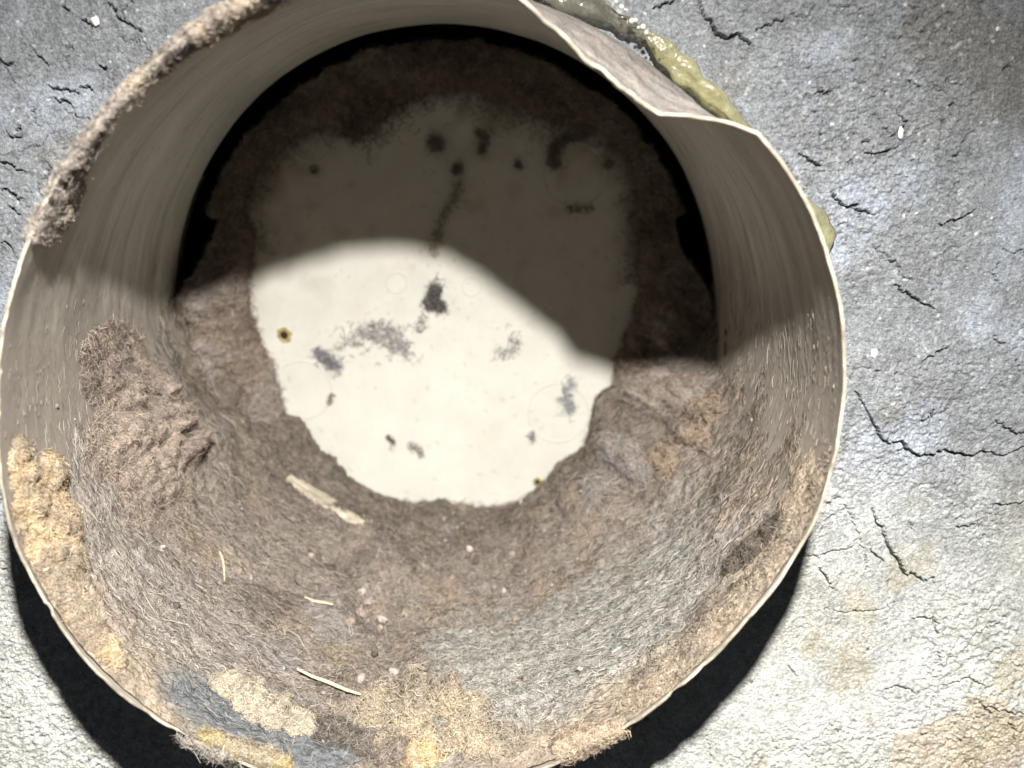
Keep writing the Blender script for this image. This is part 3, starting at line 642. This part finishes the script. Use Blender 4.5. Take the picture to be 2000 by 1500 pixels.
# lint stuck on the flap
def wisp(label, pts, col, nf, seed, spread=14, fl=(.02, .07), core=0., group=None, width=.0026, y=YF - .006):
    """pts: path in the photo, laid on the face of the flap"""
    r = np.random.default_rng(seed); q = at(pts, y)
    t = r.uniform(0, len(q) - 1, nf) if len(q) > 1 else np.zeros(nf)
    k = np.minimum(t.astype(int), max(len(q) - 2, 0)); f = (t - k)[:, None]
    p = q[k] * (1 - f) + q[np.minimum(k + 1, len(q) - 1)] * f
    if core > 0: spread = core * 506 * .42
    g = r.normal(0, spread / 506., (nf, 3)) * r.lognormal(0, .35, (nf, 1)); g[:, 1] = -np.abs(r.normal(0, .014 if core else .006, nf)); p = p + g
    c = np.tile(np.array(col), (nf, 1)) * r.lognormal(0, .3, nf)[:, None]
    o = fibres('lint_wisp', p, np.tile(np.array([0, -1., 0]), (nf, 1)), rand_dirs(nf, r), r.uniform(*fl, nf) * (.7 if core else 1), c, width, .7, .12, None, seed=seed)
    del o['kind']
    tag(o, label, 'lint', group)
    return o
G0 = (.20, .17, .135)
wisp('dark grey lint tuft at the centre of the white flap', [(848, 558), (850, 575), (838, 590), (868, 596)], (.12, .11, .105), 650, 31, core=.020, fl=(.02, .06))
wisp('grey lint smear left of the central tuft on the flap', [(618, 688), (632, 694), (648, 708), (660, 716)], (.22, .21, .225), 200, 32, 6, (.012, .045))
wisp('faint curled lint trail between the grey smear and central tuft', [(680, 665), (720, 650), (750, 645), (775, 665), (795, 690)], (.30, .28, .28), 260, 33, 11, (.015, .05))
wisp('faint thread of lint hanging below the central tuft', [(828, 605), (826, 625), (818, 645)], (.34, .32, .30), 26, 34, 4, (.02, .05))
wisp('small dark lint speck low on the lit flap', [(757, 854), (766, 857), (769, 864)], (.12, .10, .09), 34, 35, 1.6, (.012, .028))
wisp('pale grey lint scrap beside the low dark speck', [(798, 868), (812, 870), (818, 880), (826, 888)], (.30, .28, .25), 50, 36, 2.5, (.012, .035))
wisp('faint lint scatter right of centre on the lit flap', [(975, 690), (990, 680), (1010, 672), (1005, 645)], (.36, .35, .34), 60, 37, 8, (.012, .04))
wisp('grey lint strands over the right moulded circle', [(1118, 738), (1108, 770), (1105, 795), (1125, 800)], (.30, .30, .32), 90, 38, 7, (.015, .05))
wisp('grey lint speck at the lower left of the right circle', [(1035, 845), (1042, 855)], (.28, .27, .27), 36, 39, 4, (.012, .035))
wisp('tiny lint hook on the rim of the left circle', [(650, 768), (645, 778), (644, 788)], (.20, .17, .14), 24, 40, 1.5, (.012, .03))
wisp('dark lint blob high on the shaded flap', [(845, 278), (860, 285)], G0, 230, 41, core=.022, fl=(.02, .06))
wisp('small dark lint blob below the high blob, in shade', [(890, 335), (897, 325)], G0, 170, 42, core=.018, fl=(.015, .045))
wisp('curved dark lint hook right of the high blob', [(930, 258), (948, 268), (945, 285), (938, 300)], G0, 200, 43, core=.013, fl=(.015, .05))
wisp('thin lint streak running down the shaded flap', [(895, 350), (893, 380), (875, 410), (860, 435), (850, 465), (845, 495)], (.27, .23, .18), 110, 44, 4, (.02, .06))
wisp('dark lint arch over the upper right circle', [(1150, 265), (1115, 268), (1090, 280), (1080, 305), (1082, 325)], (.19, .16, .13), 420, 45, core=.02, fl=(.02, .07))
wisp('dark lint fleck inside the upper right circle', [(1180, 322), (1195, 318)], G0, 100, 46, core=.012, fl=(.015, .04))
wisp('tiny lint fleck left of the upper right circle', [(1008, 318), (1016, 325)], G0, 45, 47, 3, (.012, .035))
wisp('lint crumbs on the lower edge of the upper right circle', [(1105, 405), (1130, 410), (1160, 402)], (.16, .13, .10), 50, 48, 4, (.012, .035))
wisp('dark triangular lint flap hanging at the upper left', [(640, 205), (680, 215), (715, 215), (690, 245), (665, 235), (690, 262)], (.13, .11, .09), 700, 49, core=.032, fl=(.02, .07))
wisp('tiny lint dot at the upper left of the shaded flap', [(612, 332), (615, 335)], G0, 50, 50, 3, (.01, .025))

# ------------------------------------------------------------------ sealant round the pipe, top right
def sealant(label, ph0, ph1, rad, seed, r0=1.05, m_=None):
    n = 110; f = np.linspace(ph0, ph1, n); k = np.linspace(0, 1, n); m = 22
    a = np.radians(f); q = np.stack([np.cos(a) * 7 + seed, np.sin(a) * 7, 0 * a], -1)
    env = np.clip(np.sin(PI * k), .02, 1) ** .55
    w = rad * env * np.clip(1 + .75 * n3(q) + .45 * n3(q * 3.1), .15, 2)
    V = []
    for i in range(n):
        for b in np.linspace(0, 2 * PI, m, endpoint=False):
            fold = 1 + .18 * math.sin(3 * b + 6 * k[i] + seed) + .10 * math.sin(5 * b - 9 * k[i])
            rr = r0 + .012 * math.sin(5 * k[i] + seed) + w[i] * fold * math.cos(b); yy = YW - .03 - w[i] * .75 * fold * math.sin(b)
            V.append((rr * math.cos(a[i]), yy, rr * math.sin(a[i])))
    V = np.array(V).reshape(n, m, 3)
    idx = np.arange(n * m).reshape(n, m); idx2 = np.concatenate([idx, idx[:, :1]], 1)
    F = np.stack([idx2[:-1, :-1], idx2[1:, :-1], idx2[1:, 1:], idx2[:-1, 1:]], -1).reshape(-1, 4)
    o = mesh('sealant_bead', V.reshape(-1, 3), F, m_ or M_seal); tag(o, label, 'sealant')
    return o, V
s1, SV = sealant('dull yellow sealant bead between the dented pipe and the wall', 29, 56, .030, 1.0, 1.035)
s3, SV3 = sealant('clear glossy sealant smear above the yellow bead at the top', 53, 84, .030, 3.0, 1.03, M_clear)
s2, SV2 = sealant('short pale yellow sealant blob beside the right rim', 8, 24, .040, 5.0, 1.09)
rb = np.random.default_rng(9)
for k in range(13):
    px = (1205 + k * 7.2 + rb.normal(0, 2.5), 2 + k * 7.8 + rb.normal(0, 3))
    p = at(px, YW - .085)[0]; r = rb.uniform(.003, .0075)
    U, F = ICO2
    mesh('bubble', p + U * r * np.array([1, .8, 1]), F, M_bub, s3)

# ------------------------------------------------------------------ small things
def seed_thing(label, px, rad, col, sd, name='husk', group=None):
    p = on_bed(px, rad * .55); U, F = ICO3
    k = 1 + .28 * n3(U * 1.6 + sd * 3.7) + .08 * n3(U * 5 + sd)
    A = np.linalg.qr(np.random.default_rng(sd).normal(size=(3, 3)))[0]
    V = p + (U * k[:, None] * np.array([1.15, .75, .9]) * rad) @ A
    c = np.tile(np.array(col) * .8, (len(V), 1)) * (1 + .3 * n3(U * 3 + sd))[:, None]
    o = mesh(name, V, F, M_seed, col=c); tag(o, label, 'husk', group); return o
pk = (.44, .36, .32)
for i, (px, r, c, lb) in enumerate([((717, 1182), .018, (.46, .38, .34), 'round pinkish husk at the top of the husk cluster'), ((705, 1205), .020, (.42, .34, .30), 'pinkish husk at the left of the husk cluster'), ((745, 1215), .017, (.47, .40, .36), 'pale husk at the right of the husk cluster'),
     ((684, 1219), .015, (.36, .29, .22), 'tan husk at the lower left of the husk cluster'), ((708, 1160), .013, (.48, .42, .36), 'small pale husk just above the husk cluster'), ((742, 1230), .012, pk, 'small husk at the bottom of the husk cluster'),
     ((606, 1088), .012, (.56, .46, .38), 'pale oval husk alone on the left of the bed'), ((918, 1076), .013, (.66, .56, .50), 'whitish pointed crumb below the flap'), ((1002, 1086), .013, (.40, .32, .26), 'tan crumb right of the whitish pointed crumb'),
     ((882, 1134), .014, (.33, .235, .195), 'reddish brown crumb in the middle of the bed'), ((985, 1157), .010, (.55, .46, .44), 'small pale pink crumb in the middle of the bed'), ((1008, 1212), .014, (.35, .275, .205), 'rusty tan crumb at the edge of the grey felt'),
     ((703, 1332), .018, (.50, .42, .37), 'rough pinkish husk beside the straw tip'), ((768, 1318), .015, (.54, .46, .42), 'pale pink husk right of the straw tip'), ((316, 1070), .007, (.7, .64, .58), 'tiny white crumb on the left of the bed')]):
    seed_thing(lb, px, r, c, 60 + i)

def straw(label, pts, w, sd, lift=.02, name='straw'):
    q = np.array([on_bed(p, lift) for p in pts])
    t = np.linspace(0, len(q) - 1, (len(q) - 1) * 6 + 1); q = np.stack([np.interp(t, np.arange(len(q)), q[:, i]) for i in range(3)], -1)
    T = np.gradient(q, axis=0); T /= np.linalg.norm(T, axis=1)[:, None]
    A = np.cross(T, [0, 1, .1]); A /= np.linalg.norm(A, axis=1)[:, None]; Bv = np.cross(T, A)
    b = np.linspace(0, 2 * PI, 8, endpoint=False); k = np.linspace(0, 1, len(q)); ww = w * (.6 + .4 * np.sin(PI * k)) * (1 + .3 * n3(np.stack([k * 9, k * 0 + sd, k * 0], -1)))
    V = q[:, None] + (A[:, None] * np.cos(b)[None, :, None] + Bv[:, None] * np.sin(b)[None, :, None]) * ww[:, None, None]
    idx = np.arange(len(q) * 8).reshape(len(q), 8); idx = np.concatenate([idx, idx[:, :1]], 1)
    F = np.stack([idx[:-1, :-1], idx[:-1, 1:], idx[1:, 1:], idx[1:, :-1]], -1).reshape(-1, 4)
    o = mesh(name, V.reshape(-1, 3), F, M_straw); tag(o, label, 'straw'); return o
straw('pale dry straw lying by the cream tuft near the bottom', [(576, 1318), (605, 1332), (640, 1345), (675, 1360), (702, 1368)], .0055, 1)
straw('short frayed straw scrap left of the husk cluster', [(592, 1172), (610, 1180), (630, 1183), (648, 1187)], .005, 2, .012)
straw('thin curved straw fibre on the left of the bed', [(424, 1082), (431, 1100), (433, 1120), (434, 1140)], .003, 3, .012)

# sliver of pale collar showing through the lint at the lower left of the flap
def sliver():
    pts_o = [(556, 936), (590, 966), (630, 992), (668, 1014), (706, 1030)]; pts_i = [(568, 931), (602, 959), (642, 984), (680, 1007), (712, 1024)]
    o3 = np.array([on_bed(p, .014) for p in pts_o]); i3 = np.array([on_bed(p, .017) for p in pts_i])
    t = np.linspace(0, 4, 25)
    O = np.stack([np.interp(t, range(5), o3[:, i]) for i in range(3)], -1); I = np.stack([np.interp(t, range(5), i3[:, i]) for i in range(3)], -1)
    jit = np.stack([n3(O * 30), n3(O * 30 + 5), n3(O * 30 + 11)], -1) * .005; O = O + jit
    dn = np.array([-.012, .0, -.016]) * np.sin(PI * np.linspace(.2, .8, 25))[:, None]
    root = empty('collar_sliver'); tag(root, 'cream curved plastic sliver poking from lint at lower left of flap', 'sliver')
    ta = np.sin(PI * np.linspace(.03, .97, 25))[:, None] ** .5; I = O + (I - O) * ta; w = O + (I - O) * .34
    V = np.stack([O + dn, O, w, w + [0, .02, 0]], 1).reshape(-1, 3); mesh('lip', V, grid_faces(25, 4), M_edge, root)
    a = w + np.array([0, .004, -.003]); V = np.stack([a, I * .6 + a * .4, I, I + [0, .03, 0]], 1).reshape(-1, 3); mesh('face', V, grid_faces(25, 4), M_sliv, root)
sliver()

# flecks on the wall
for i, (px, r, lb) in enumerate([((1705, 689), .0125, 'bright white fleck on the cement right of the pipe'), ((188, 40), .012, 'white curled fleck on the cement at top left'), ((1757, 259), .008, 'slim white fleck on the cement at upper right'), ((1948, 57), .006, 'tiny white fleck near the top right corner')]):
    p = wall_at(px) - np.array([0, r * .15, 0]); U, F = ICO2
    k = 1 + .45 * n3(U * 1.4 + i * 5.1)
    V = p + U * k[:, None] * r * np.array([.9, .35, 1.1 if i != 2 else 2.0])
    o = mesh('paint_fleck', V, F, M_fleck, smooth=False); tag(o, lb, 'fleck')
